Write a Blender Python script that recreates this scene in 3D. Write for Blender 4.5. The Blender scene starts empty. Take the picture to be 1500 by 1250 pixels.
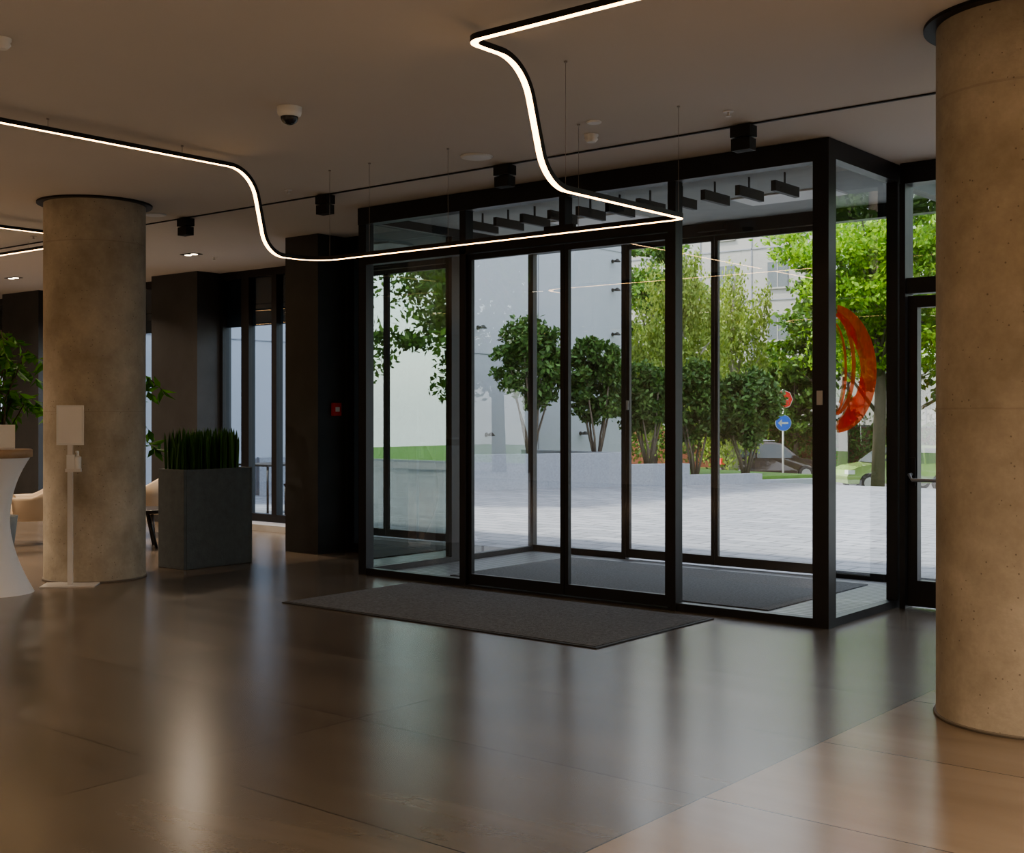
import bpy, math, random
import numpy as np
from mathutils import Vector, Matrix
random.seed(7); rng=np.random.default_rng(7)
C=bpy.context.scene.collection
H=1.5; FP=1810.0; YAW=math.radians(39.3); HOR=608
Fx,Fy=-math.sin(YAW),math.cos(YAW); Rx,Ry=math.cos(YAW),math.sin(YAW)
def P(px,d):
    l=(px-750)/FP*d
    return (d*Fx+l*Rx, d*Fy+l*Ry)
def Z(py,d): return H-(py-HOR)*d/FP
CEIL=3.45

# ---------------------------------------------------------------- materials
def nt(name):
    m=bpy.data.materials.new(name); m.use_nodes=True
    t=m.node_tree; t.nodes.clear()
    o=t.nodes.new('ShaderNodeOutputMaterial')
    return m,t,o
def N(t,ty,**k):
    n=t.nodes.new(ty)
    for a,b in k.items(): setattr(n,a,b)
    return n
def math_(t,op,a,b=None,c=None):
    n=t.nodes.new('ShaderNodeMath'); n.operation=op
    for i,v in enumerate((a,b,c)):
        if v is None: continue
        if isinstance(v,(int,float)): n.inputs[i].default_value=v
        else: t.links.new(v,n.inputs[i])
    return n.outputs[0]
def mixc(t,f,a,b,mode='MIX'):
    n=t.nodes.new('ShaderNodeMix'); n.data_type='RGBA'; n.blend_type=mode
    for i,v in ((0,f),(6,a),(7,b)):
        if isinstance(v,(int,float)): n.inputs[i].default_value=v
        elif isinstance(v,tuple): n.inputs[i].default_value=(v+(1,))[:4]
        else: t.links.new(v,n.inputs[i])
    return n.outputs[2]
def M(name,col,rough=.5,metal=0.,ns=6.,na=.12,bump=0.,bs=40.,spec=.5,coat=0.):
    m,t,o=nt(name)
    p=N(t,'ShaderNodeBsdfPrincipled'); p.inputs['Roughness'].default_value=rough
    p.inputs['Metallic'].default_value=metal; p.inputs['Specular IOR Level'].default_value=spec
    p.inputs['Coat Weight'].default_value=coat
    tc=N(t,'ShaderNodeTexCoord')
    nz=N(t,'ShaderNodeTexNoise'); nz.inputs['Scale'].default_value=ns; nz.inputs['Detail'].default_value=5
    t.links.new(tc.outputs['Object'],nz.inputs['Vector'])
    a=tuple(c*(1-na) for c in col); b=tuple(min(1,c*(1+na)) for c in col)
    t.links.new(mixc(t,nz.outputs['Fac'],a,b),p.inputs['Base Color'])
    if bump>0:
        n2=N(t,'ShaderNodeTexNoise'); n2.inputs['Scale'].default_value=bs; n2.inputs['Detail'].default_value=6
        t.links.new(tc.outputs['Object'],n2.inputs['Vector'])
        bp=N(t,'ShaderNodeBump'); bp.inputs['Strength'].default_value=bump; bp.inputs['Distance'].default_value=.01
        t.links.new(n2.outputs['Fac'],bp.inputs['Height']); t.links.new(bp.outputs[0],p.inputs['Normal'])
    t.links.new(p.outputs[0],o.inputs[0]); return m
def EM(name,col,st):
    m,t,o=nt(name); e=N(t,'ShaderNodeEmission'); e.inputs[0].default_value=col+(1,); e.inputs[1].default_value=st
    t.links.new(e.outputs[0],o.inputs[0]); return m
def GLASS(name,tint,base=.05,gcol=(1,1,1)):
    m,t,o=nt(name)
    tr=N(t,'ShaderNodeBsdfTransparent'); tr.inputs[0].default_value=tint+(1,)
    gl=N(t,'ShaderNodeBsdfGlossy'); gl.inputs['Roughness'].default_value=.0; gl.inputs[0].default_value=gcol+(1,)
    lw=N(t,'ShaderNodeLayerWeight'); lw.inputs[0].default_value=.5
    pw=math_(t,'POWER',lw.outputs['Facing'],5.)
    f=math_(t,'MULTIPLY_ADD',pw,1-base,base)
    mx=N(t,'ShaderNodeMixShader'); t.links.new(f,mx.inputs[0]); t.links.new(tr.outputs[0],mx.inputs[1]); t.links.new(gl.outputs[0],mx.inputs[2])
    t.links.new(mx.outputs[0],o.inputs[0]); return m
def LEAF(name,c1,c2,tr=.35):
    m,t,o=nt(name)
    g=N(t,'ShaderNodeNewGeometry')
    c=mixc(t,g.outputs['Random Per Island'],c1,c2)
    d=N(t,'ShaderNodeBsdfPrincipled'); d.inputs['Roughness'].default_value=.5; d.inputs['Specular IOR Level'].default_value=.25
    l=N(t,'ShaderNodeBsdfTranslucent'); t.links.new(c,d.inputs['Base Color'])
    t.links.new(mixc(t,1.0,c,(1.0,1.0,.5),'MULTIPLY'),l.inputs[0])
    mx=N(t,'ShaderNodeMixShader'); mx.inputs[0].default_value=tr
    t.links.new(d.outputs[0],mx.inputs[1]); t.links.new(l.outputs[0],mx.inputs[2]); t.links.new(mx.outputs[0],o.inputs[0]); return m

def floor_mat():
    m,t,o=nt('large_format_stone_tile')
    p=N(t,'ShaderNodeBsdfPrincipled'); p.inputs['Specular IOR Level'].default_value=1.0
    g=N(t,'ShaderNodeNewGeometry'); s=N(t,'ShaderNodeSeparateXYZ'); t.links.new(g.outputs['Position'],s.inputs[0])
    X,Y=s.outputs[0],s.outputs[1]
    u=math_(t,'DIVIDE',math_(t,'ADD',X,2.49),1.97); v=math_(t,'DIVIDE',math_(t,'SUBTRACT',Y,5.29),1.06)
    def joint(w,per):
        f=math_(t,'FRACT',w); e=math_(t,'MINIMUM',f,math_(t,'SUBTRACT',1.,f))
        return math_(t,'LESS_THAN',math_(t,'MULTIPLY',e,per),.0034)
    j=math_(t,'MAXIMUM',joint(u,1.97),joint(v,1.06))
    cb=N(t,'ShaderNodeCombineXYZ'); t.links.new(math_(t,'FLOOR',u),cb.inputs[0]); t.links.new(math_(t,'FLOOR',v),cb.inputs[1])
    wn=N(t,'ShaderNodeTexWhiteNoise'); wn.noise_dimensions='3D'; t.links.new(cb.outputs[0],wn.inputs['Vector'])
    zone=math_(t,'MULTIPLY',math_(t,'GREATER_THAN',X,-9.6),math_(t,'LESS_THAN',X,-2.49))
    mp=N(t,'ShaderNodeMapping'); mp.inputs['Scale'].default_value=(.5,2.2,1); mp.inputs['Rotation'].default_value=(0,0,.2)
    t.links.new(g.outputs['Position'],mp.inputs[0])
    off=N(t,'ShaderNodeVectorMath'); off.operation='MULTIPLY_ADD'; t.links.new(wn.outputs['Color'],off.inputs[0]); off.inputs[1].default_value=(5,5,5); t.links.new(mp.outputs[0],off.inputs[2])
    nz=N(t,'ShaderNodeTexNoise'); nz.inputs['Scale'].default_value=1.3; nz.inputs['Detail'].default_value=9; nz.inputs['Distortion'].default_value=.4
    t.links.new(off.outputs[0],nz.inputs['Vector'])
    nf=math_(t,'MULTIPLY_ADD',nz.outputs['Fac'],1.8,-.4)
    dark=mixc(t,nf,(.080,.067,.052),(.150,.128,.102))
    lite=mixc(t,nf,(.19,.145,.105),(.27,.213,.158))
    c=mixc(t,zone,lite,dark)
    c=mixc(t,math_(t,'MULTIPLY',wn.outputs['Value'],.18),c,(.06,.05,.04))
    c=mixc(t,math_(t,'MULTIPLY',j,.9),c,(.010,.008,.006))
    t.links.new(c,p.inputs['Base Color'])
    t.links.new(math_(t,'MULTIPLY_ADD',nz.outputs['Fac'],.05,.215),p.inputs['Roughness'])
    n2=N(t,'ShaderNodeTexNoise'); n2.inputs['Scale'].default_value=60; t.links.new(g.outputs['Position'],n2.inputs['Vector'])
    bp=N(t,'ShaderNodeBump'); bp.inputs['Strength'].default_value=.04; bp.inputs['Distance'].default_value=.003
    t.links.new(n2.outputs['Fac'],bp.inputs['Height']); t.links.new(bp.outputs[0],p.inputs['Normal'])
    t.links.new(p.outputs[0],o.inputs[0]); return m
def concrete_mat():
    m,t,o=nt('cast_concrete')
    p=N(t,'ShaderNodeBsdfPrincipled'); p.inputs['Roughness'].default_value=.75
    g=N(t,'ShaderNodeNewGeometry'); s=N(t,'ShaderNodeSeparateXYZ'); t.links.new(g.outputs['Position'],s.inputs[0])
    n1=N(t,'ShaderNodeTexNoise'); n1.inputs['Scale'].default_value=2.6; n1.inputs['Detail'].default_value=9; n1.inputs['Roughness'].default_value=.65; t.links.new(g.outputs['Position'],n1.inputs['Vector'])
    n2=N(t,'ShaderNodeTexNoise'); n2.inputs['Scale'].default_value=45; n2.inputs['Detail'].default_value=4; t.links.new(g.outputs['Position'],n2.inputs['Vector'])
    c=mixc(t,math_(t,'MULTIPLY_ADD',n1.outputs['Fac'],2.4,-.7),(.29,.25,.19),(.53,.475,.385))
    c=mixc(t,math_(t,'MULTIPLY',n2.outputs['Fac'],.35),c,(.25,.215,.165))
    v=N(t,'ShaderNodeTexVoronoi'); v.inputs['Scale'].default_value=26; t.links.new(g.outputs['Position'],v.inputs['Vector'])
    n3=N(t,'ShaderNodeTexNoise'); n3.inputs['Scale'].default_value=9; t.links.new(g.outputs['Position'],n3.inputs['Vector'])
    hole=math_(t,'MULTIPLY',math_(t,'LESS_THAN',v.outputs['Distance'],.12),math_(t,'GREATER_THAN',n3.outputs['Fac'],.49))
    c=mixc(t,math_(t,'MULTIPLY',hole,.6),c,(.10,.08,.06))
    z=math_(t,'ADD',s.outputs[2],math_(t,'MULTIPLY',n1.outputs['Fac'],.02))
    e1=math_(t,'LESS_THAN',math_(t,'ABSOLUTE',math_(t,'SUBTRACT',z,3.07)),.006)
    e2=math_(t,'LESS_THAN',math_(t,'ABSOLUTE',math_(t,'SUBTRACT',z,1.54)),.004)
    c=mixc(t,math_(t,'MULTIPLY',math_(t,'MAXIMUM',e1,e2),.2),c,(.16,.12,.09))
    t.links.new(c,p.inputs['Base Color'])
    bp=N(t,'ShaderNodeBump'); bp.inputs['Strength'].default_value=.35; bp.inputs['Distance'].default_value=.006
    t.links.new(math_(t,'SUBTRACT',n2.outputs['Fac'],math_(t,'MULTIPLY',hole,2.)),bp.inputs['Height']); t.links.new(bp.outputs[0],p.inputs['Normal'])
    t.links.new(p.outputs[0],o.inputs[0]); return m
def stripes(name,c1,c2,axis,freq,rough=.6,duty=.5):
    m,t,o=nt(name); p=N(t,'ShaderNodeBsdfPrincipled'); p.inputs['Roughness'].default_value=rough
    g=N(t,'ShaderNodeNewGeometry'); s=N(t,'ShaderNodeSeparateXYZ'); t.links.new(g.outputs['Position'],s.inputs[0])
    f=math_(t,'LESS_THAN',math_(t,'FRACT',math_(t,'MULTIPLY',s.outputs[axis],freq)),duty)
    t.links.new(mixc(t,f,c1,c2),p.inputs['Base Color']); t.links.new(p.outputs[0],o.inputs[0]); return m
def paving():
    m,t,o=nt('plaza_paving'); p=N(t,'ShaderNodeBsdfPrincipled'); p.inputs['Roughness'].default_value=.75
    g=N(t,'ShaderNodeNewGeometry')
    b=N(t,'ShaderNodeTexBrick'); b.inputs['Scale'].default_value=1.0; b.inputs['Mortar Size'].default_value=.02
    b.inputs['Brick Width'].default_value=.6; b.inputs['Row Height'].default_value=.3
    b.inputs['Color1'].default_value=(.145,.152,.168,1); b.inputs['Color2'].default_value=(.215,.222,.24,1); b.inputs['Mortar'].default_value=(.065,.065,.075,1)
    t.links.new(g.outputs['Position'],b.inputs['Vector'])
    n=N(t,'ShaderNodeTexNoise'); n.inputs['Scale'].default_value=.7; n.inputs['Detail'].default_value=5; t.links.new(g.outputs['Position'],n.inputs['Vector'])
    c=mixc(t,math_(t,'MULTIPLY',n.outputs['Fac'],.5),b.outputs['Color'],(.11,.115,.13))
    t.links.new(c,p.inputs['Base Color']); t.links.new(p.outputs[0],o.inputs[0]); return m

m_floor=floor_mat(); m_conc=concrete_mat()
m_ceil=M('painted_ceiling',(.57,.535,.49),.9,na=.03,ns=1)
m_wall=M('warm_plaster',(.50,.44,.37),.85,na=.05)
m_black=M('black_aluminium',(.019,.019,.021),.38,.2,na=.1,spec=.5)
m_blackm=M('black_matt_metal',(.014,.013,.012),.5,.2,na=.1)
m_slate=M('dark_slate_cladding',(.040,.041,.043),.5,na=.4,ns=3,bump=.15,bs=20)
m_glass=GLASS('clear_glass',(.92,.935,.935),.085)
m_sideglass=GLASS('coated_glass',(.40,.45,.45),.34,(.78,.90,.84))
m_tint=GLASS('tinted_glass',(.10,.12,.13),.08)
m_winglass=GLASS('facade_glass',(.66,.75,.82),.08)
m_bluepanel=M('dark_blue_spandrel_glass',(.02,.035,.05),.15,na=.1)
m_led=EM('warm_led_diffuser',(1.0,.60,.27),8.5)
m_lamp=EM('downlight_lens',(1.0,.82,.6),6.)
m_white=M('white_plastic',(.68,.68,.66),.4,na=.03)
m_dome=M('smoked_dome',(.03,.03,.035),.08,na=.05)
m_mat=M('grey_entrance_carpet',(.092,.094,.097),.95,na=.85,ns=50,bump=.9,bs=180)
m_rub=M('black_rubber',(.018,.018,.018),.7)
m_grate=stripes('aluminium_scraper_grating',(.025,.025,.027),(.20,.205,.21),1,14,.35,.45)
m_planter=M('dark_fibre_cement',(.095,.110,.115),.65,na=.3,ns=14,bump=.3,bs=60)
m_soil=M('soil',(.04,.03,.02),.9)
m_sans=LEAF('snake_plant_leaf',(.025,.085,.018),(.085,.20,.05),.1)
m_house=LEAF('ficus_leaf',(.04,.15,.02),(.12,.32,.05),.3)
m_bark=M('bark',(.10,.078,.06),.9,na=.4,ns=20)
m_birch=M('birch_bark',(.30,.27,.24),.9,na=.4,ns=12)
m_bush=LEAF('laurel_leaf',(.020,.055,.012),(.090,.165,.042),.25)
m_will=LEAF('birch_leaf',(.13,.20,.04),(.34,.41,.13),.4)
m_maple=LEAF('maple_leaf',(.075,.20,.015),(.31,.47,.06),.45)
m_dk=LEAF('dense_tree_leaf',(.03,.085,.015),(.12,.22,.04),.35)
m_beige=M('beige_upholstery',(.62,.51,.39),.8,na=.05,bump=.1,bs=120)
m_dwood=M('dark_wood',(.03,.022,.018),.4)
m_wood=M('light_oak',(.36,.25,.16),.45,na=.3,ns=9)
m_spandex=M('white_stretch_cloth',(.76,.76,.78),.8,na=.02)
m_steel=M('white_powder_coated_steel',(.62,.60,.58),.4,.1)
m_ring=M('column_base_seal',(.18,.155,.125),.6)
m_paper=M('paper',(.75,.73,.70),.7,na=.02)
m_red=M('red_plastic',(.60,.025,.02),.4)
m_bld=M('white_render',(.285,.295,.325),.9,na=.05,ns=1)
m_joint=M('render_joint',(.21,.215,.24),.9)
m_apt=M('grey_precast_facade',(.28,.27,.255),.9,na=.12,ns=.6)
m_aptw=M('apartment_window',(.08,.095,.105),.2)
m_lowwall=M('light_granite',(.22,.23,.255),.85,na=.3,ns=30,bump=.3,bs=50)
m_grass=M('grass',(.065,.15,.02),.95,na=.5,ns=4)
m_road=M('asphalt',(.11,.11,.115),.9,na=.15,ns=5)
m_pave=paving()
m_tyre=M('tyre',(.02,.02,.02),.8); m_rim=M('alloy_rim',(.45,.45,.46),.3,.8)
m_carg=M('car_window',(.03,.04,.045),.08)
m_brown=M('dark_brown_car_paint',(.035,.022,.018),.22,.3,coat=.8)
m_green=M('light_green_car_paint',(.23,.33,.10),.25,.1,coat=.8)
m_signb=M('blue_sign',(.01,.11,.55),.4,na=.02); m_signw=M('white_sign_film',(.45,.45,.45),.4,na=.02)
m_head=M('headlamp',(.6,.6,.6),.15)
m_brick=M('red_brick',(.20,.07,.045),.9,na=.4,ns=8)
m_wire=M('steel_wire',(.30,.27,.24),.5)

# ---------------------------------------------------------------- mesh builder
class B:
    def __init__(s,name): s.n=name; s.v=[]; s.f=[]; s.mi=[]; s.m=[]; s.sm=[]
    def mat(s,m):
        if m not in s.m: s.m.append(m)
        return s.m.index(m)
    def add(s,vs,fs,m,smooth=False):
        o=len(s.v); i=s.mat(m); s.v.extend(tuple(map(float,q)) for q in vs)
        for f in fs: s.f.append(tuple(a+o for a in f)); s.mi.append(i); s.sm.append(smooth)
    def box(s,x0,x1,y0,y1,z0,z1,m,R=None):
        vs=[(x,y,z) for z in (z0,z1) for y in (y0,y1) for x in (x0,x1)]
        if R is not None: vs=[tuple(R@Vector(q)) for q in vs]
        s.add(vs,[(0,2,3,1),(4,5,7,6),(0,1,5,4),(2,6,7,3),(0,4,6,2),(1,3,7,5)],m)
    def lathe(s,prof,m,c=(0,0,0),n=40,cap=True,R=None):
        vs=[];fs=[]
        for r,z in prof:
            for k in range(n):
                a=2*math.pi*k/n; q=Vector((r*math.cos(a),r*math.sin(a),z))
                if R is not None: q=R@q
                vs.append((q.x+c[0],q.y+c[1],q.z+c[2]))
        for i in range(len(prof)-1):
            for k in range(n):
                fs.append((i*n+k,i*n+(k+1)%n,(i+1)*n+(k+1)%n,(i+1)*n+k))
        s.add(vs,fs,m,True)
        if cap:
            s.add(vs[:n],[tuple(range(n-1,-1,-1))],m); s.add(vs[-n:],[tuple(range(n))],m)
    def tube(s,pts,rad,m,n=8):
        pts=[Vector(p) for p in pts]
        if not isinstance(rad,(list,tuple)): rad=[rad]*len(pts)
        fr=frames(pts); vs=[];fs=[]
        for p,(T,U,S),r in zip(pts,fr,rad):
            for k in range(n):
                a=2*math.pi*k/n; vs.append(p+U*(r*math.cos(a))+S*(r*math.sin(a)))
        for i in range(len(pts)-1):
            for k in range(n): fs.append((i*n+k,i*n+(k+1)%n,(i+1)*n+(k+1)%n,(i+1)*n+k))
        fs.append(tuple(range(n-1,-1,-1))); fs.append(tuple(range((len(pts)-1)*n,len(pts)*n)))
        s.add(vs,fs,m,True)
    def leaves(s,cent,size,m,asp=2.0,droop=None):
        n=len(cent)
        if n==0: return
        d=rng.normal(size=(n,3))
        if droop is not None: d=d*.5+np.array(droop)
        d/=np.linalg.norm(d,axis=1)[:,None]
        e=rng.normal(size=(n,3)); e-= (e*d).sum(1)[:,None]*d; e/=np.linalg.norm(e,axis=1)[:,None]
        L=size*(.6+.8*rng.random(n))[:,None]
        c=np.asarray(cent)
        q=np.stack([c-d*L*.5, c+e*L/asp*.5, c+d*L*.5, c-e*L/asp*.5],1).reshape(-1,3)
        o=len(s.v); i=s.mat(m); s.v.extend(map(tuple,q.tolist()))
        for k in range(n): s.f.append((o+4*k,o+4*k+1,o+4*k+2,o+4*k+3)); s.mi.append(i); s.sm.append(False)
    def done(s,loc=(0,0,0),rot=0.,parent=None,bevel=0.):
        me=bpy.data.meshes.new(s.n); me.from_pydata(s.v,[],s.f)
        for m in s.m: me.materials.append(m)
        me.polygons.foreach_set('material_index',s.mi); me.polygons.foreach_set('use_smooth',s.sm); me.update()
        ob=bpy.data.objects.new(s.n,me); C.objects.link(ob); ob.location=loc; ob.rotation_euler=(0,0,rot)
        if parent: ob.parent=parent
        if bevel: 
            b=ob.modifiers.new('bevel','BEVEL'); b.width=bevel; b.segments=2; b.limit_method='ANGLE'
        return ob
def frames(pts):
    n=len(pts); Ts=[]
    for i in range(n):
        a=pts[max(0,i-1)]; b=pts[min(n-1,i+1)]; Ts.append((b-a).normalized())
    up=Vector((0,0,1)) if abs(Ts[0].z)<.9 else Vector((1,0,0))
    U=(up-Ts[0]*up.dot(Ts[0])).normalized(); out=[(Ts[0],U,Ts[0].cross(U))]
    for i in range(1,n):
        q=Ts[i-1].rotation_difference(Ts[i]); U=q@U; U=(U-Ts[i]*U.dot(Ts[i])).normalized()
        out.append((Ts[i],U,Ts[i].cross(U)))
    return out
def fillet(pts,rs,n=10):
    pts=[Vector(p) for p in pts]; out=[pts[0]]
    for i in range(1,len(pts)-1):
        p=pts[i]; a=(pts[i-1]-p); b=(pts[i+1]-p); la,lb=a.length,b.length; a.normalize(); b.normalize()
        ang=a.angle(b); t=min(rs[i-1]/math.tan(ang/2),la*.49,lb*.49); r=t*math.tan(ang/2)
        bis=(a+b).normalized(); c=p+bis*(r/math.sin(ang/2))
        s0=p+a*t-c; s1=p+b*t-c; tot=s0.angle(s1)
        for k in range(n+1):
            q=k/n; v=(s0*math.sin((1-q)*tot)+s1*math.sin(q*tot))/math.sin(tot); out.append(c+v)
    out.append(pts[-1]); return out
def empty(name,loc=(0,0,0)):
    e=bpy.data.objects.new(name,None); C.objects.link(e); e.location=loc; e.empty_display_size=.1; return e

# ---------------------------------------------------------------- room shell
XL,XR,YB,YF=-22.,6.,-6.,9.4; YO=10.7
b=B('floor'); b.box(XL,XR,YB,YF+.05,-.15,0,m_floor); b.box(XL,-10.5,YF+.05,YO+.1,-.15,0,m_floor); b.done()
b=B('ceiling'); b.box(XL,XR,YB,YF+.15,CEIL,CEIL+.3,m_ceil); b.box(XL,-3.7,YF+.15,YO+.15,CEIL,CEIL+.3,m_ceil); b.done()
b=B('wall_left'); b.box(XL-.2,XL,YB,YO+.1,0,CEIL,m_wall); b.done()
b=B('wall_right'); b.box(XR,XR+.2,YB,YF+.1,0,CEIL,m_wall); b.done()
b=B('wall_back'); b.box(XL-.2,XR+.2,YB-.2,YB,0,CEIL,m_wall); b.done()
b=B('wall_front_piers')
for x0,x1 in ((-14.95,-13.9),(-19.05,-17.95),(-22,-21.6)):
    b.box(x0,x1,10.25,YO+.12,0,CEIL,m_slate)
b.box(-10.55,-10.02,8.95,YO+.12,0,CEIL,m_slate)
b.box(-10.02,-9.97,YF-.05,YF+.1,0,CEIL,m_slate)
b.done()
k=0
def window(x0,x1,y,z0,z1,mull,glass,extra=None,fw=.07):
    global k; k+=1
    b=B('window_%d'%k)
    b.box(x0,x1,y-.05,y+.05,z0,z0+.1,m_black); b.box(x0,x1,y-.05,y+.05,z1-.1,z1,m_black)
    for xm,w in [(x0+fw/2,fw),(x1-fw/2,fw)]+mull: b.box(xm-w/2,xm+w/2,y-.06,y+.05,z0+.1,z1-.1,m_black)
    b.add([(x0,y,z0+.1),(x1,y,z0+.1),(x1,y,z1-.1),(x0,y,z1-.1)],[(0,1,2,3)],glass)
    if extra: b.box(x0,x1,y+.01,y+.04,extra,z1-.1,m_bluepanel)
    b.done()
window(-13.9,-10.55,10.68,.08,CEIL,[(-13.35,.16),(-12.75,.1),(-12.35,.1)],m_winglass,2.7)
window(-17.95,-14.95,10.68,.08,CEIL,[(-15.3,.1),(-16.4,.1)],m_winglass,2.7)
window(-21.6,-19.05,10.68,.08,CEIL,[(-20.3,.1)],m_winglass,2.7)
window(-9.97,-8.56,9.4,.0,CEIL,[],m_tint,None,.10)
b=B('trim_1'); b.box(-21.6,-10.56,10.3,10.6,0,.08,M('pale_stone_sill',(.42,.41,.40),.6)); b.done()

# ---------------------------------------------------------------- right facade with hinged door
b=B('wall_front_glazing')
b.box(-3.74,XR,YF-.08,YF+.08,3.29,CEIL,m_black)
b.box(-3.745,-3.70,YF-.08,YF+.08,0,3.29,m_black)
b.box(-3.70,-2.54,YF-.06,YF+.06,2.44,2.56,m_black)
b.box(-2.54,-2.44,YF-.06,YF+.06,0,3.29,m_black)
b.add([(-3.7,YF,2.56),(-2.54,YF,2.56),(-2.54,YF,3.29),(-3.7,YF,3.29)],[(0,1,2,3)],m_glass)
for x in np.arange(-1.2,6,1.2): b.box(x-.04,x+.04,YF-.06,YF+.06,0,3.29,m_black)
b.box(-2.44,XR,YF-.06,YF+.06,0,.1,m_black)
b.add([(-2.44,YF,.1),(XR,YF,.1),(XR,YF,3.29),(-2.44,YF,3.29)],[(0,1,2,3)],m_glass)
b.done()
b=B('door_1')
b.box(-3.695,-3.62,YF-.04,YF+.04,.02,2.42,m_black); b.box(-2.64,-2.555,YF-.04,YF+.04,.02,2.42,m_black)
b.box(-3.62,-2.64,YF-.04,YF+.04,.02,.22,m_black); b.box(-3.62,-2.64,YF-.04,YF+.04,2.33,2.42,m_black)
b.add([(-3.62,YF,.22),(-2.64,YF,.22),(-2.64,YF,2.33),(-3.62,YF,2.33)],[(0,1,2,3)],m_glass)
b.tube([(-3.66,YF-.04,1.04),(-3.66,YF-.10,1.04),(-3.63,YF-.12,1.0),(-2.63,YF-.12,1.0),(-2.6,YF-.04,1.0)],.014,m_rim)
b.box(-3.68,-3.63,YF-.055,YF-.04,.95,1.17,m_blackm)
b.done()

# ---------------------------------------------------------------- vestibule
XA,XB=-8.50,-3.76; YI,YE=8.15,10.7
ves=empty('entrance_vestibule',((XA+XB)/2,9.4,0))
def vdone(b,bevel=0.): 
    ob=b.done(bevel=bevel); ob.parent=ves; ob.matrix_parent_inverse=Matrix.Translation((-(XA+XB)/2,-9.4,0)); return ob
xs=[-7.19,-6.10,-5.05]
b=B('frame')
TOP=CEIL-.005
b.box(XA,XB,YI-.06,YI+.06,3.29,TOP,m_black)
b.box(XA,XA+.10,YI-.05,YI+.05,0,3.29,m_black); b.box(XB-.12,XB,YI-.06,YI+.06,0,3.29,m_black)
for x in (xs[0],xs[2]): b.box(x-.035,x+.035,YI-.05,YI+.05,0,3.29,m_black)
b.box(xs[1]-.03,xs[1]+.03,YI-.05,YI+.05,2.99,3.29,m_black)
b.box(XA+.1,xs[2]-.035,YI-.05,YI+.05,2.91,2.99,m_black)
b.box(XA+.1,xs[0]-.035,YI-.04,YI+.04,0,.06,m_black); b.box(xs[2]+.035,XB-.12,YI-.04,YI+.04,0,.06,m_black)
b.box(xs[0]+.035,xs[2]-.035,YI-.05,YI+.05,0,.015,m_black)
b.box(XA,XB,YE-.06,YE+.06,3.27,TOP,m_black)
for x,w in ((XA+.035,.07),(-7.235,.05),(-5.06,.05),(XB-.05,.10)): b.box(x-w/2,x+w/2,YE-.035,YE+.035,0,3.27,m_black)
b.box(XA+.07,-7.26,YE-.03,YE+.03,0,.07,m_black); b.box(-5.035,XB-.10,YE-.03,YE+.03,0,.07,m_black)
for x in (XA+.05,XB-.05):
    b.box(x-.05,x+.05,YI+.06,YE-.06,3.31,TOP,m_black)
    b.box(x-.04,x+.04,YI+.06,YE-.06,0,.06,m_black)
b.box(XA,XA+.09,YF-.09,YF+.09,.06,3.31,m_black)
b.box(XB-.09,XB,YF-.08,YF+.08,.06,3.31,m_black)
b.box(XB-.085,XB-.04,YI-.072,YI-.06,1.57,1.67,m_rim)
vdone(b)
def quad(b,x0,y0,x1,y1,z0,z1,m): b.add([(x0,y0,z0),(x1,y1,z0),(x1,y1,z1),(x0,y0,z1)],[(0,1,2,3)],m)
b=B('fixed_glass')
quad(b,XA+.1,YI,xs[0]-.035,YI,.06,2.91,m_glass); quad(b,XA+.1,YI,xs[0]-.035,YI,2.99,3.29,m_glass)
quad(b,xs[0]+.035,YI,xs[1]-.03,YI,2.99,3.29,m_glass); quad(b,xs[1]+.03,YI,xs[2]-.035,YI,2.99,3.29,m_glass)
quad(b,xs[2]+.035,YI,XB-.12,YI,.06,3.29,m_glass)
quad(b,XA+.07,YE,-7.26,YE,.07,3.27,m_glass); quad(b,-5.035,YE,XB-.10,YE,.07,3.27,m_glass)
quad(b,XB-.05,YI+.06,XB-.05,YF-.08,.06,3.31,m_glass); quad(b,XB-.05,YF+.08,XB-.05,YE-.06,.06,3.31,m_glass)
quad(b,XA+.05,YI+.06,XA+.05,YF-.09,.06,3.31,m_sideglass); quad(b,XA+.05,YF+.09,XA+.05,YE-.06,.06,3.31,m_glass)
vdone(b)
b=B('soffit'); b.box(XA+.1,XB-.1,YI+.07,YE-.07,3.39,3.43,M('vestibule_ceiling_paint',(.36,.38,.365),.8))
for x in (-4.9,-6.9): b.box(x-.45,x+.45,9.55,9.95,3.375,3.39,m_white)
vdone(b)
b=B('ceiling_baffles')
for i in range(11):
    x=-4.45-.31*i; b.box(x-.02,x+.02,8.6,9.0,3.22,3.30,m_blackm); b.box(x-.004,x+.004,8.78,8.80,3.30,3.39,m_blackm)
vdone(b)
b=B('motion_sensor'); b.box(-6.25,-5.95,YI-.10,YI-.06,3.0,3.05,m_blackm); b.box(-6.3,-6.0,YE-.13,YE-.06,3.30,3.36,m_blackm); vdone(b)
def slide(i,x0,x1,y,h,sx,w=.045):
    b=B('door_%d'%i)
    b.box(x0,x0+w,y-.02,y+.02,.02,h,m_black); b.box(x1-w,x1,y-.02,y+.02,.02,h,m_black)
    b.box(x0+w,x1-w,y-.02,y+.02,.02,.11,m_black); b.box(x0+w,x1-w,y-.02,y+.02,h-.05,h,m_black)
    quad(b,x0+w,y,x1-w,y,.11,h-.05,m_glass)
    if sx: b.box(sx-.012,sx+.012,y-.035,y-.02,1.55,1.65,m_rim)
    b.done()
slide(2,xs[0]+.04,xs[1]-.003,YI-.0,2.905,None,.038); slide(3,xs[1]+.003,xs[2]-.04,YI-.0,2.905,None,.038)
slide(4,-7.205,-6.17,YE,3.265,-7.19,.035); slide(5,-6.163,-5.09,YE,3.265,None,.035)
b=B('scraper_grating'); b.box(XA+.1,XB-.1,YI+.06,YE-.06,.0,.008,m_grate); vdone(b)
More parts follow.
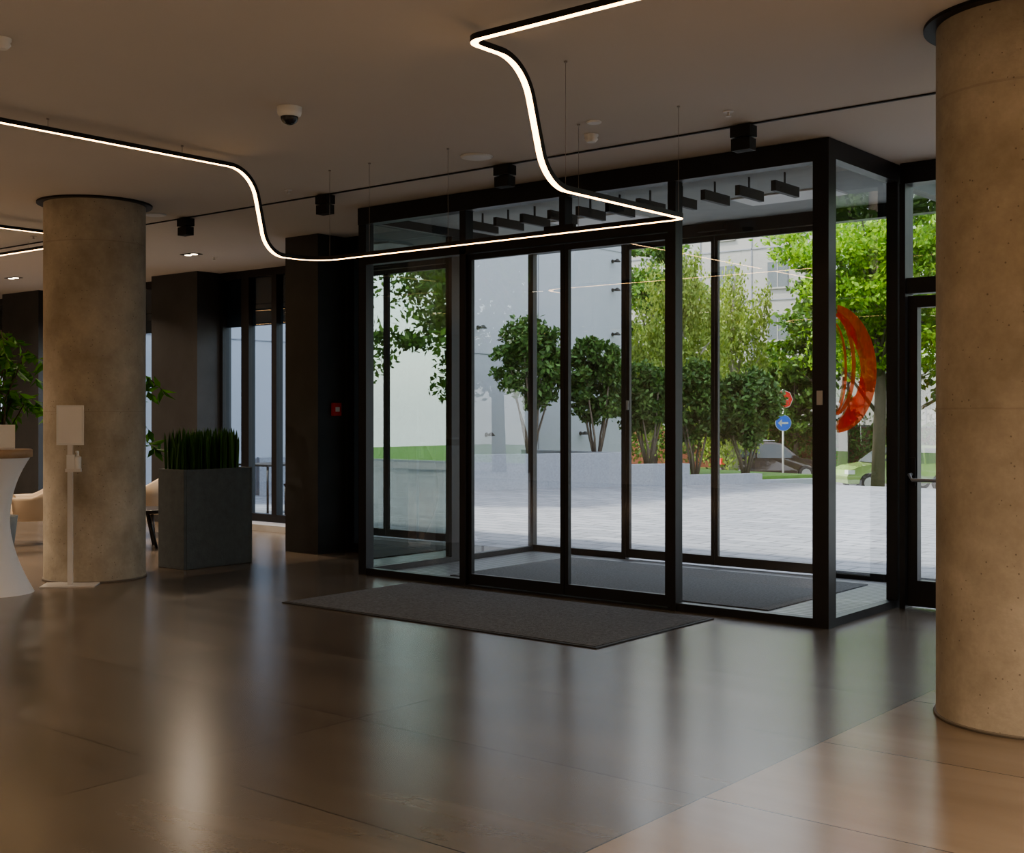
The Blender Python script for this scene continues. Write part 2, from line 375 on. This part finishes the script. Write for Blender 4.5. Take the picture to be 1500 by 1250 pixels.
b=B('floor_slab'); b.box(XA,XB,YF+.05,YE+.08,-.15,0,m_lowwall); vdone(b)
b=B('inner_mat'); b.box(-7.7,-4.44,8.5,10.35,.008,.018,m_mat); vdone(b,.003)
b=B('entrance_mat'); b.box(-7.63,-4.62,6.49,7.92,.001,.012,m_mat)
for q in ((-7.66,-4.59,6.46,6.49),(-7.66,-4.59,7.92,7.95),(-7.66,-7.63,6.49,7.92),(-4.62,-4.59,6.49,7.92)): b.box(*q,.001,.008,m_rub)
b.done()
m,t,o=nt('orange_vinyl'); d=N(t,'ShaderNodeBsdfDiffuse'); d.inputs[0].default_value=(.9,.12,.04,1); l=N(t,'ShaderNodeBsdfTranslucent'); l.inputs[0].default_value=(1,.16,.05,1)
nz=N(t,'ShaderNodeTexNoise'); nz.inputs['Scale'].default_value=6; tr=N(t,'ShaderNodeBsdfTransparent'); tr.inputs[0].default_value=(1,.42,.28,1)
a=N(t,'ShaderNodeMixShader'); a.inputs[0].default_value=.85; t.links.new(d.outputs[0],a.inputs[1]); t.links.new(l.outputs[0],a.inputs[2])
a2=N(t,'ShaderNodeMixShader'); t.links.new(math_(t,'MULTIPLY',nz.outputs['Fac'],.8),a2.inputs[0]); t.links.new(a.outputs[0],a2.inputs[1]); t.links.new(tr.outputs[0],a2.inputs[2]); t.links.new(a2.outputs[0],o.inputs[0])
m_vinyl=m
b=B('ring_graphic')
def arc(yc,zc,ry,rz,w0,w1,a0,a1,n=30):
    vs=[];fs=[]
    for i in range(n+1):
        q=i/n; a=math.radians(a0+(a1-a0)*q); w=w0+(w1-w0)*math.sin(q*math.pi)
        for r in (0,w): vs.append((XB-.042,yc+(ry-r)*math.cos(a),zc+(rz-r)*math.sin(a)))
    for i in range(n): fs.append((2*i,2*i+1,2*i+3,2*i+2))
    b.add(vs,fs,m_vinyl)
arc(8.30,1.83,.72,.46,.09,.29,-86,88); arc(8.26,1.86,.38,.37,.02,.07,-80,85); arc(8.24,1.83,.25,.34,.015,.045,-75,80)
arc(8.27,1.66,.55,.27,.03,.20,-84,30); arc(8.25,2.02,.42,.22,.02,.08,-10,80)
vdone(b)

# ---------------------------------------------------------------- columns
for x,y in ((-10.22,6.40),(-1.876,6.345)):
    b=B('concrete_column'); b.lathe([(.45,0.0),(.45,CEIL)],m_conc,n=96)
    b.lathe([(.455,0),(.462,.010),(.462,.014),(.45,.016)],m_ring,n=96,cap=False)
    b.lathe([(.51,CEIL-.018),(.51,CEIL-.001)],m_blackm,n=96); b.done((x,y,0))  # solid dark ring stands in for the shaded recess gap around the column

# ---------------------------------------------------------------- LED profile lights
def led(name,pts,rs):
    path=fillet(pts,rs,14); fr=frames(path); b=B(name)
    w=.0225; h=.030; u=.0198
    def strip(prof,m,cap=False):
        vs=[];fs=[];n=len(prof)
        for p,(T,U,S) in zip(path,fr):
            for x,y in prof: vs.append(p+S*x+U*y)
        for i in range(len(path)-1):
            for k_ in range(n-1): fs.append((i*n+k_,i*n+k_+1,(i+1)*n+k_+1,(i+1)*n+k_))
        if cap: fs.append(tuple(range(n))); fs.append(tuple((len(path)-1)*n+q for q in range(n-1,-1,-1)))
        b.add(vs,fs,m)
    strip([(u,0),(w,0),(w,h),(-w,h),(-w,0),(-u,0)],m_blackm,True)
    strip([(-u,0),(-u*.6,-.001),(u*.6,-.001),(u,0)],m_led)
    return b
zl=2.73; zu=3.36
b=led('led_profile_light',[(-7.5,-2.5,zu),(-7.5,6.02,zu),(-7.5,6.17,zl),(-7.5,6.69,zl),(-4.08,6.69,zl),(-4.08,5.27,zl),(-4.08,5.07,zu),(-4.08,4.63,zu),(2.5,4.63,zu),(2.5,-2.5,zu),(-7.3,-2.5,zu)],
   [.26,.22,.24,.07,.26,.26,.09,.3,.3])
for x,y,z in ((-7.5,5.4,zu),(-7.5,4.35,zu),(-7.5,2.,zu),(-7.35,6.69,zl),(-6.9,6.69,zl),(-6.08,6.69,zl),(-4.9,6.69,zl),(-4.12,6.69,zl),(-4.08,5.45,zl),(-3.2,4.63,zu),(0,4.63,zu)):
    b.tube([(x,y,z+.028),(x,y,CEIL-.003)],.0016,m_wire,6); b.lathe([(.010,CEIL-.010),(.010,CEIL-.003)],m_wire,(x,y,0),12)
b.done()
b=led('led_profile_light',[(-20,7.30,zu-.02),(-11.6,7.30,zu-.02),(-11.6,5.2,zu-.02),(-20,5.2,zu-.02)],[.3,.3])
for x in (-19,-17,-15,-13): b.tube([(x,7.30,zu+.008),(x,7.30,CEIL-.003)],.0016,m_wire,6)
b.done()
b=B('lighting_track'); b.box(-21,5.5,7.39,7.41,CEIL-.010,CEIL-.001,m_blackm); b.done()
for x in (-4.05,-6.13,-8.19,-10.22,-12.3,-2.0,.1):
    b=B('track_spotlight'); b.box(-.075,.075,-.05,.05,-.075,0,m_blackm); b.box(-.07,.07,-.045,.045,-.165,-.085,m_blackm); b.box(-.03,.03,-.03,.03,-.09,-.07,m_blackm)
    b.box(-.055,.055,-.03,.03,-.167,-.165,m_rub); b.done((x,7.4,CEIL-.013),bevel=.003)
def dev(name,px,py,f):
    d=(CEIL-H)*FP/(HOR-py); x,y=P(px,d); b=B(name); f(b); b.done((x,y,CEIL-.001))
def domecam(b):
    b.lathe([(.078,0),(.078,-.03),(.072,-.05),(.058,-.062)],m_white); b.lathe([(.056,-.06)]+[(.056*math.cos(a),-.062-.05*math.sin(a)) for a in np.linspace(.1,1.5,8)],m_dome,cap=True)
dev('dome_security_camera',424,157,domecam)
def disc(r,h=.012): return lambda b:b.lathe([(r,0),(r,-h*.5),(r*.85,-h)],m_white)
dev('ceiling_speaker',698,229,disc(.125)); dev('ceiling_speaker',226,314,disc(.115))
def smoke(b): b.lathe([(.05,0),(.05,-.012),(.042,-.02),(.048,-.035),(.03,-.055)],m_white)
dev('smoke_detector',866,197,smoke); dev('smoke_detector',2,56,smoke); dev('ceiling_sensor',870,178,disc(.05))
def spr(b): b.lathe([(.035,0),(.033,-.006)],m_steel,n=16); b.lathe([(.008,-.004),(.008,-.03)],m_steel,n=10); b.lathe([(.018,-.03),(.018,-.034)],m_steel,n=12)
for px,py in ((1067,163),(422,278),(314,377),(49,346)): dev('fire_sprinkler',px,py,spr)
def down(name,x,y,w=60,col=(1,.82,.64)):
    b=B(name); b.box(-.13,.13,-.07,.07,-.006,0,m_blackm)
    for s in (-.06,.06): b.lathe([(.042,-.010),(.042,-.0065)],m_lamp,(s,0,0),20)
    ob=b.done((x,y,CEIL-.001))
    L=bpy.data.lights.new('lamp','AREA'); L.shape='DISK'; L.size=.12; L.energy=w; L.color=col; L.spread=math.radians(150)
    lo=bpy.data.objects.new('lamp',L); C.objects.link(lo); lo.parent=ob; lo.location=(0,0,-.02)
for x,y,w in ((-12.5,9.13,40),(-16.6,9.1,40),(-14,4,100),(-18,6,90),(-12,1,90),(-9,-2.5,110),(-5.5,-1.0,25),(-1,-.6,55),(1.2,2.2,105),(-5.5,-4,130),(0,-4,140),(3.8,3.5,100),(-16,-1,110),(3.,7.0,70)):  # first two are visible fixtures; the others are added, unseen fill lamps
    down('recessed_and_fill_downlight',x,y,w)

# ---------------------------------------------------------------- furniture
b=B('planter_box'); x0,x1,y0,y1,h=-10.42,-10.0,7.22,8.05,.97
cx,cy=(x0+x1)/2,(y0+y1)/2; hx,hy=(x1-x0)/2,(y1-y0)/2; tk=.03
b.box(-hx,hx,-hy,-hy+tk,0,h,m_planter); b.box(-hx,hx,hy-tk,hy,0,h,m_planter); b.box(-hx,-hx+tk,-hy+tk,hy-tk,0,h,m_planter); b.box(hx-tk,hx,-hy+tk,hy-tk,0,h,m_planter)
b.box(-hx+tk,hx-tk,-hy+tk,hy-tk,0,h-.05,m_soil)
plo=b.done((cx,cy,0),bevel=.006)
b=B('snake_plants')
for i in range(230):
    x=random.uniform(-hx+.05,hx-.05); y=random.uniform(-hy+.05,hy-.05); L=random.uniform(.36,.46); a=random.uniform(0,3.14); w=random.uniform(.014,.021)
    lx,ly=random.uniform(-.015,.015),random.uniform(-.03,.03); vs=[];fs=[]
    for j,(q,ww) in enumerate(((0,.6),(.3,1),(.65,.95),(.88,.55),(1,.05))):
        c_=Vector((x+lx*q*q,y+ly*q*q,h-.05+L*q)); s_=Vector((math.cos(a),math.sin(a),0))*w*ww; n_=Vector((-math.sin(a),math.cos(a),0))*w*.35*ww
        vs+= [c_-s_,c_+n_,c_+s_]
    for j in range(4):
        fs+=[(j*3,j*3+1,j*3+4,j*3+3),(j*3+1,j*3+2,j*3+5,j*3+4)]
    b.add(vs,fs,m_sans,True)
b.done((0,0,0),parent=plo)
x,y=P(103,10.86)
b=B('sign_stand'); b.box(-.23,.23,-.15,.15,0,.012,m_steel); b.box(-.022,.022,-.015,.015,.012,1.24,m_steel)
b.box(-.115,.115,-.012,.006,1.235,1.585,m_white); b.box(-.098,.098,-.0135,-.012,1.252,1.568,m_paper)
b.box(-.03,.10,-.07,-.015,1.0,1.03,m_steel); b.box(-.02,.05,-.065,-.015,1.03,1.15,m_white); b.lathe([(.03,0),(.03,.1),(.012,.115),(.012,.15)],m_white,(.07,-.04,1.03),20); b.box(.06,.075,-.09,-.03,1.17,1.185,m_white)
b.done((x,y,0),rot=math.radians(48),bevel=.002)
b=B('cocktail_table'); prof=[]
for q in np.linspace(0,1,24):
    z=q*1.14; r=.14+.19*abs(q-.52)**1.7*3.1 if q<.52 else .14+.16*((q-.52)/.48)**2.2
    prof.append((r,z))
b.lathe(prof,m_spandex,n=48); b.lathe([(.31,1.14),(.32,1.145),(.32,1.205),(.31,1.21)],m_wood,n=48)
b.done((-9.98,5.28,0))
b=B('laptop'); R=Matrix.Rotation(math.radians(-12),4,'X'); b.box(-.14,.14,-.20,0,0,.015,m_steel); b.box(-.14,.14,0,.01,.015,.21,m_white,R); b.done((-9.99,5.33,1.211),rot=math.radians(60))
def armchair(x,y,rot):
    b=B('tub_armchair'); n=28; vs=[];fs=[]
    for i in range(n+1):
        a=math.radians(-35+250*i/n); c_,s_=math.cos(a),math.sin(a); back=max(0,s_); ht=.56+.22*back**1.3
        for r,z in ((.30,.30),(.34,.31),(.39,.52),(.40,ht-.02),(.37,ht),(.33,ht-.02),(.30,.50),(.29,.34)):
            vs.append((r*c_,r*s_*.95,z))
    for i in range(n):
        for j in range(8): fs.append((i*8+j,i*8+(j+1)%8,(i+1)*8+(j+1)%8,(i+1)*8+j))
    fs.append(tuple(range(8))); fs.append(tuple(n*8+j for j in range(7,-1,-1)))
    b.add(vs,fs,m_beige,True)
    b.lathe([(.30,.28),(.335,.30),(.335,.34)],m_beige,n=32); b.lathe([(.28,.34),(.30,.37),(.30,.43),(.27,.46),(.1,.47)],m_beige,n=32)
    for sx in (-1,1):
        for sy in (-1,1): b.tube([(sx*.22,sy*.2,.29),(sx*.29,sy*.27,0.005)],[.024,.012],m_dwood)
    b.done((x,y,0),rot)
x,y=P(46,14.4); armchair(x,y,math.radians(-30))
x,y=P(212,15.3); armchair(x,y,math.radians(-60))
b=B('coffee_table'); b.lathe([(.34,.40),(.35,.405),(.35,.435),(.34,.44)],m_dwood,n=36)
for a in (0,2.1,4.2): b.tube([(.1*math.cos(a),.1*math.sin(a),.40),(.27*math.cos(a),.27*math.sin(a),.005)],.016,m_dwood)
x,y=P(209,14.0); b.done((x,y,0))
b=B('fire_alarm_call_point'); b.box(0,.035,-.06,.06,-.07,.07,m_red); b.box(.035,.04,-.03,.03,-.025,.025,m_white); b.done((-10.019,9.2,1.56),bevel=.004)
def houseplant(x,y,top,n,sp,seed):
    r=random.Random(seed); b=B('potted_ficus'); b.lathe([(.17,0),(.22,.42),(.20,.42),(.19,.36)],m_planter,n=32,cap=False); b.lathe([(.001,.36),(.19,.36)],m_soil,n=24,cap=False)
    b.lathe([(.001,.001),(.17,.001)],m_planter,n=24,cap=False)
    for i in range(n):
        a=r.uniform(0,6.28); ht=r.uniform(.62,1)*top; rr=r.uniform(.4,1)*sp
        p0=Vector((0.05*math.cos(a),.05*math.sin(a),.36)); p1=Vector((.3*rr*math.cos(a),.3*rr*math.sin(a),ht*.75)); p2=Vector((rr*math.cos(a),rr*math.sin(a),ht)); p3=p2+Vector((.22*math.cos(a),.22*math.sin(a),-.18))
        pts=[p0,p0.lerp(p1,.5),p1,p2,p3]; b.tube(pts,[.014,.012,.009,.005,.002],m_bark,6)
        for q in range(26):
            u=r.random(); seg=pts[2].lerp(pts[3],u) if q%2 else pts[3].lerp(pts[4],u)
            d=Vector((r.uniform(-1,1),r.uniform(-1,1),r.uniform(-1.3,.2))).normalized(); L=r.uniform(.12,.2)
            s_=d.cross(Vector((r.uniform(-1,1),r.uniform(-1,1),1))).normalized()*L*.2; up=d.cross(s_).normalized()*L*.08
            b.add([seg,seg+d*L*.4+s_+up,seg+d*L*.4,seg+d*L,seg+d*L*.4-s_+up],[(0,1,2),(1,3,2),(0,2,4),(2,3,4)],m_house,True)
    b.done((x,y,0))
x,y=P(-6,13.2); houseplant(x,y,2.50,16,.38,3)
x,y=P(165,12.9); houseplant(x,y,1.94,12,.34,5)

# ---------------------------------------------------------------- exterior
RZ=-1.3
b=B('plaza_ground'); b.box(XA+.0,XB,YE+.08,25.1,-.3,-.012,m_pave); b.box(-60,XA,YO+.13,25.1,-.3,-.012,m_pave); b.box(XB,60,YF+.1,25.1,-.3,-.012,m_pave); b.done()
b=B('grass_slope'); b.add([(-60,25.1,-.05),(60,25.1,-.05),(60,38,RZ),(-60,38,RZ)],[(0,1,2,3)],m_grass); b.done()
b=B('road'); b.add([(-90,38,RZ),(60,38,RZ),(60,53,RZ),(-90,53,RZ)],[(0,1,2,3)],m_road); b.box(-90,60,53,53.3,RZ,RZ+.12,m_lowwall); b.done()
b=B('lawn'); b.add([(-90,53.3,RZ),(60,53.3,RZ),(60,90,RZ),(-90,90,RZ)],[(0,1,2,3)],m_grass); b.done()
b=B('white_building'); b.box(-40,-18.5,12.3,27.4,-.3,11,m_bld)
b.box(-40.1,-18.4,12.2,27.5,11,11.25,m_apt)
for z in (2.9,5.8,8.7): b.box(-18.5,-18.485,12.3,27.4,z,z+.02,m_joint)
for y in (16.,19.8,23.6): b.box(-18.5,-18.485,y,y+.02,-.01,11,m_joint)
b.done()
for px,py in ((897,383),(897,425),(897,490),(900,602),(850,635),(712,637),(700,480)):
    s=(px-750)/FP; d=-18.5/(Fx+s*Rx); y=d*(Fy+s*Ry); z=Z(py,d)
    b=B('outdoor_wall_lamp'); Ry90=Matrix.Rotation(math.pi/2,4,'Y'); b.lathe([(.05,0),(.05,.02)],m_blackm,n=16,R=Ry90); b.tube([(0,0,0),(.14,0,.03)],.012,m_blackm,6); b.lathe([(.03,.07),(.09,0),(.085,-.01),(.02,-.01)],m_blackm,(.16,0,-.02),20); b.done((-18.499,y,z))
def seg(b,p,q,z1,th=.3,mt=m_lowwall,z0=-.2):
    d=(Vector(q)-Vector(p)).normalized(); n=Vector((-d.y,d.x))*th
    vs=[(p[0],p[1]),(q[0],q[1]),(q[0]+n.x,q[1]+n.y),(p[0]+n.x,p[1]+n.y)]
    vs=[(a,c_,z0) for a,c_ in vs]+[(a,c_,z1) for a,c_ in vs]
    b.add(vs,[(3,2,1,0),(4,5,6,7),(0,1,5,4),(1,2,6,5),(2,3,7,6),(3,0,4,7)],mt)
def poly(b,pts,z0,z1,m):
    n=len(pts); vs=[(x,y,z0) for x,y in pts]+[(x,y,z1) for x,y in pts]
    b.add(vs,[tuple(range(n-1,-1,-1)),tuple(range(n,2*n))]+[(i,(i+1)%n,n+(i+1)%n,n+i) for i in range(n)],m)
W=[(-18.3,14.9),(-14.62,21.65),(-13.88,23.0),(-13.05,24.7),(-12.2,26.6)]
b=B('stepped_planting_bed'); seg(b,W[0],W[1],.70); seg(b,W[1],W[2],.45); seg(b,W[2],W[3],.2); seg(b,W[3],W[4],.05)
seg(b,(-17.9,22.2),(-14.9,21.75),.7,.3)
poly(b,[(-18.49,15.2),(-14.95,21.7),(-18.49,21.7)],-.2,.6,m_grass)
poly(b,[(-18.49,21.72),(-14.95,21.72),(-14.2,23.0),(-18.49,23.4)],-.2,.38,m_grass)
poly(b,[(-18.49,23.42),(-14.2,23.02),(-12.6,26.6),(-18.49,28)],-.6,.12,m_grass); b.done()
def blob(c,r,n,shell=.5):
    d=rng.normal(size=(n,3)); d/=np.linalg.norm(d,axis=1)[:,None]; q=(shell+(1-shell)*rng.random(n))[:,None]
    return np.array(c)+d*q*np.array(r)
def small_tree(px,d,bz,top,bot,w,n=8000):
    x,y=P(px,d); b=B('laurel_tree'); zt=Z(top,d)-bz; zb=Z(bot,d)-bz; R_=w*d/FP/2; zc=(zt+zb)/2; rz=(zt-zb)/2
    for i in range(7):
        a=i*.9+random.random(); e=(R_*.6*math.cos(a),R_*.6*math.sin(a),zc+random.uniform(-.2,.3)*rz); b.tube([(.06*math.cos(a),.06*math.sin(a),0),(.16*math.cos(a+.3),.16*math.sin(a+.3),zb*.7),e],[.033,.026,.012],m_bark,6)
    K=64
    for i in range(K):
        v=rng.normal(size=3); v/=np.linalg.norm(v); q=random.uniform(.3,.95)**.6
        c=(v[0]*q*R_*.88,v[1]*q*R_*.88,zc+v[2]*q*rz*.9); rr=R_*random.uniform(.22,.36); b.leaves(blob(c,(rr,rr,rr*.85),n//K,.15),.13,m_bush)
    b.done((x,y,bz))
small_tree(778,26.5,.6,460,618,122); small_tree(874,27,.6,484,628,104); small_tree(950,27.6,.38,518,645,100)
small_tree(1018,28.2,.12,524,655,96); small_tree(1092,28.6,.12,532,662,124,10000)
def big_tree(name,x,y,bz,h,r,nb,nl,lm,ls,zb=.3,bark=m_bark,hang=0):
    b=B(name); b.tube([(0,0,-.1),(.1,0,h*.3),(0,.1,h*.7)],[.03*h*.7,.017*h,.006*h],bark,10)
    for i in range(nb):
        v=rng.normal(size=3); v/=np.linalg.norm(v); q=random.uniform(.35,.85)
        c=np.array((v[0]*q*r,v[1]*q*r,h*(zb+(1-zb)*(.5+.5*v[2]*q)))); 
        if i%3==0: b.tube([(0,.05,min(c[2]*.6,h*.6)),tuple(c*.6+np.array((0,0,c[2]*.25))),tuple(c)],[.07,.04,.015],bark,5)
        rr=r*random.uniform(.18,.34); n=nl//nb
        if hang:
            for k_ in range(n//25):
                s0=c+rng.normal(size=3)*rr*.5; L=random.uniform(.5,1)*hang; q2=rng.random(25)[:,None]
                b.leaves(s0+np.array((0,0,-L))*q2+rng.normal(size=(25,3))*.05,ls,lm,droop=(0,0,-1))
        else: b.leaves(blob(c,(rr*1.1,rr*1.1,rr*.5),n,.05),ls,lm)
    b.done((x,y,bz))
x,y=P(985,34.5); big_tree('birch_tree',x,y,-.5,7.4,1.6,40,17000,m_will,.12,.2,m_birch,hang=1.6)
x,y=P(1072,40); big_tree('birch_tree',x,y,RZ,8.6,1.6,38,14000,m_will,.13,.2,m_birch,hang=1.7)
x,y=P(1285,38); big_tree('maple_tree',x,y,-1.1,10.5,3.6,64,30000,m_maple,.17,.28)
x,y=P(1425,36); big_tree('maple_tree',x,y,-1.0,10.5,3.6,60,24000,m_maple,.19,.22)
for px,d,r,h in ((1165,60,2.6,7.0),(1235,58,4.,13),(1330,62,5.,14),(1420,56,5.0,14),(1050,64,3.0,7),(955,62,3.6,13)):
    x,y=P(px,d); big_tree('linden_tree',x,y,RZ,h,r,44,11000,m_dk,.28,.12)
for x,y in (P(1530,45),P(1650,42),P(1800,40)): big_tree('linden_tree',x,y,RZ,13,4.8,48,12000,m_dk,.26,.10)
for x,y in ((3.2,25.5),(9,31),(15,27),(10,40),(1.5,36)): big_tree('linden_tree',x,y,-.6,11.5,4.3,50,15000,m_dk,.22,.10)  # unseen trees, added so the side glass reflects green instead of sky
b=B('hedge')
for i in range(66): b.leaves(blob((-44+i*.62,0,1.5+random.uniform(-.25,.3)),(.8,.7,1.6),320,.25),.2,m_dk)
b.done((0,55.2,RZ))
b=B('brick_garden_wall'); b.box(-50,-5,57.5,57.8,RZ,RZ+2.2,m_brick); b.box(-50,-5,57.45,57.85,RZ+2.2,RZ+2.3,m_lowwall)
for x in range(-50,-4,3): b.box(x,x+.4,57.4,57.9,RZ,RZ+2.5,m_brick)
b.done()
b=B('apartment_block'); b.box(-75,-8,66,78,RZ,22,m_apt)
for zi in range(7):
    z=RZ+1+zi*3.1; b.box(-75,-8,65.96,66,z+2.35,z+2.42,m_joint)
    for xi in range(19):
        x=-73+xi*3.5; b.box(x,x+1.3,65.95,66.0,z,z+1.5,m_aptw); b.box(x-.06,x+1.36,65.9,66.0,z-.1,z,m_apt); b.box(x+.62,x+.68,65.93,65.96,z,z+1.5,m_apt)
        if zi==0: b.box(x-1.1,x-1.04,65.96,66,RZ,22,m_joint)
        if (xi*3+zi)%4==0: b.box(x+1.8,x+2.6,65.6,66,z+.2,z+.8,m_apt)
b.done()
def car(name,x,y,z,rot,L,Hh,paint,suv):
    b=B(name); wv=.86
    def hw(zz): return wv if zz<.85 else wv-(zz-.85)/(Hh-.85)*.2
    s=L/4.3
    pr=[(-2.1,.32),(-2.15,.55),(-2.12,.85),(-1.95,.98),(-1.80,Hh-.12),(-1.55,Hh-.03),(-.9,Hh),(.0,Hh-.01),(.35,Hh-.07),(1.05,.98),(1.7,.88),(2.02,.74),(2.13,.55),(2.1,.3)]
    low=[]
    for cx_ in (1.32,-1.32):
        for a in np.linspace(0,math.pi,9): low.append((cx_+.37*math.cos(a),.30+.37*math.sin(a)))
    outline=[(a*s,c_) for a,c_ in pr]+[(a*s,c_) for a,c_ in low]
    n=len(outline); vs=[(a,-hw(c_),c_) for a,c_ in outline]+[(a,hw(c_),c_) for a,c_ in outline]
    b.add(vs,[tuple(range(n)),tuple(range(2*n-1,n-1,-1))]+[(i,n+i,n+(i+1)%n,(i+1)%n) for i in range(n)],paint)
    for sg in (-1,1):
        def W_(pts,m): 
            v=[(a*s,sg*(hw(c_)+.012),c_) for a,c_ in pts]; b.add(v,[tuple(range(len(v)))],m)
        W_([(-1.72,1.0),(-1.62,Hh-.14),(-.75,Hh-.1),(-.75,.97)],m_carg); W_([(-.68,.97),(-.68,Hh-.1),(.1,Hh-.1),(.32,Hh-.14),(.92,.97)],m_carg)
        b.box(.75*s,.92*s,min(sg*.88,sg*1.0),max(sg*.88,sg*1.0),.96,1.08,paint)
        b.box(1.85*s,2.1*s,min(sg*.55,sg*.87),max(sg*.55,sg*.87),.62,.76,m_head); b.box(-2.16*s,-2.0*s,min(sg*.6,sg*.87),max(sg*.6,sg*.87),.7,.95,m_red)
    v=[(.37*s,-.66,Hh-.075),(.37*s,.66,Hh-.075),(1.06*s,.78,.995),(1.06*s,-.78,.995)]; b.add([(a+.02,c_,e+.015) for a,c_,e in v],[(0,1,2,3)],m_carg)
    RX=Matrix.Rotation(math.pi/2,4,'X')
    for cx_ in (1.32,-1.32):
        for sg in (-1,1):
            b.lathe([(.20,-.1),(.30,-.1),(.32,-.07),(.32,.07),(.30,.1),(.20,.1)],m_tyre,(cx_*s,sg*.78,.32),28,R=RX); b.lathe([(.2,-.105),(.2,.105)],m_rim,(cx_*s,sg*.78,.32),12,R=RX)
    if suv:
        for sg in (-1,1): b.tube([(-1.5*s,sg*.6,Hh+.03),(.1*s,sg*.6,Hh+.05)],.02,m_rim,6)
    b.done((x,y,z),rot)
x,y=P(1126,53); car('car',x,y,RZ+.01,YAW+.05,4.5,1.65,m_brown,True)
x,y=P(1312,43.2); car('car',x,y,RZ+.15,YAW+math.pi+.1,4.2,1.6,m_green,False)
b=B('parking_kerb'); x0_,y0_=P(1312,43.2); R=Matrix.Rotation(YAW+.1,4,'Z'); b.box(-3.2,3.2,-1.4,1.4,0,.145,m_road,R); b.done((x0_,y0_,RZ+.001))
x,y=P(1147,46); b=B('road_sign')
b.tube([(0,0,0.005),(0,0,3.75)],.035,m_steel,10)
RX=Matrix.Rotation(math.pi/2,4,'X')
b.lathe([(.30,0.04),(.30,.055)],m_signw,(0,0,2.5),32,R=RX); b.lathe([(.285,0.056),(.285,.062)],m_signb,(0,0,2.5),32,R=RX)
b.box(-.12,.18,-.07,-.063,2.465,2.535,m_signw); b.add([(-.2,-.07,2.5),(-.06,-.07,2.36),(-.06,-.07,2.64)],[(0,1,2)],m_signw)
b.lathe([(.36,.04),(.36,.055)],m_signw,(0,0,3.38),8,R=RX); b.lathe([(.335,.056),(.335,.062)],m_red,(0,0,3.38),8,R=RX); b.box(-.18,.18,-.07,-.063,3.355,3.405,m_signw)
b.done((x,y,RZ),rot=YAW)
x,y=P(1286,40.3); b=B('road_sign'); b.tube([(0,0,0.005),(0,0,3.6)],.04,m_steel,10); b.box(-.25,.25,-.06,-.04,3.0,3.6,m_steel); b.done((x,y,RZ),rot=YAW+.6)
b=B('outdoor_table'); b.box(-.4,.4,-.4,.4,.72,.75,m_blackm)
for sx in (-.36,.36):
    for sy in (-.36,.36): b.tube([(sx,sy,0),(sx,sy,.72)],.018,m_blackm,8)
b.done((-15.2,12.6,-.011))
def ochair(x,y,rot):
    b=B('outdoor_chair'); b.box(-.22,.22,-.22,.22,.44,.47,m_blackm)
    for sx in (-.2,.2):
        b.tube([(sx,-.2,0),(sx,-.2,.44)],.014,m_blackm,8); b.tube([(sx,.2,0),(sx,.2,.5),(sx,.26,.88)],.014,m_blackm,8)
    for z in (.6,.7,.8): b.box(-.2,.2,.2+(z-.5)*.15,.22+(z-.5)*.15,z,z+.05,m_blackm)
    b.done((x,y,-.011),rot)
ochair(-14.3,12.5,math.radians(-90)); ochair(-15.3,13.5,0); ochair(-13.2,12.4,math.radians(90))

# ---------------------------------------------------------------- world, sun
w=bpy.data.worlds.new('sky'); bpy.context.scene.world=w; w.use_nodes=True; t=w.node_tree; t.nodes.clear()
sk=t.nodes.new('ShaderNodeTexSky'); sk.sky_type='NISHITA'; sk.sun_disc=False; sk.sun_elevation=math.radians(52); sk.sun_rotation=math.radians(240); sk.air_density=1.2; sk.dust_density=2.5
mxn=mixc(t,.6,sk.outputs[0],(5.4,5.5,5.6))
bg=t.nodes.new('ShaderNodeBackground'); bg.inputs[1].default_value=.56; t.links.new(mxn,bg.inputs[0])
o=t.nodes.new('ShaderNodeOutputWorld'); t.links.new(bg.outputs[0],o.inputs[0])
S=bpy.data.lights.new('sun','SUN'); S.energy=6.0; S.angle=math.radians(3); S.color=(1,.93,.80)
so=bpy.data.objects.new('sun',S); C.objects.link(so)
so.rotation_euler=Vector((.6,.35,-1.0)).to_track_quat('-Z','Y').to_euler()

# ---------------------------------------------------------------- camera
cam=bpy.data.cameras.new('camera'); co=bpy.data.objects.new('camera',cam); C.objects.link(co)
cam.sensor_width=36; cam.lens=FP/1500*36; cam.shift_y=-(625-HOR)/1500; cam.clip_end=400
co.location=(0,0,H); co.rotation_euler=(math.pi/2,0,YAW)
bpy.context.scene.camera=co
vs_=bpy.context.scene.view_settings
vs_.view_transform='AgX'; vs_.look='AgX - Medium High Contrast'; vs_.exposure=.6
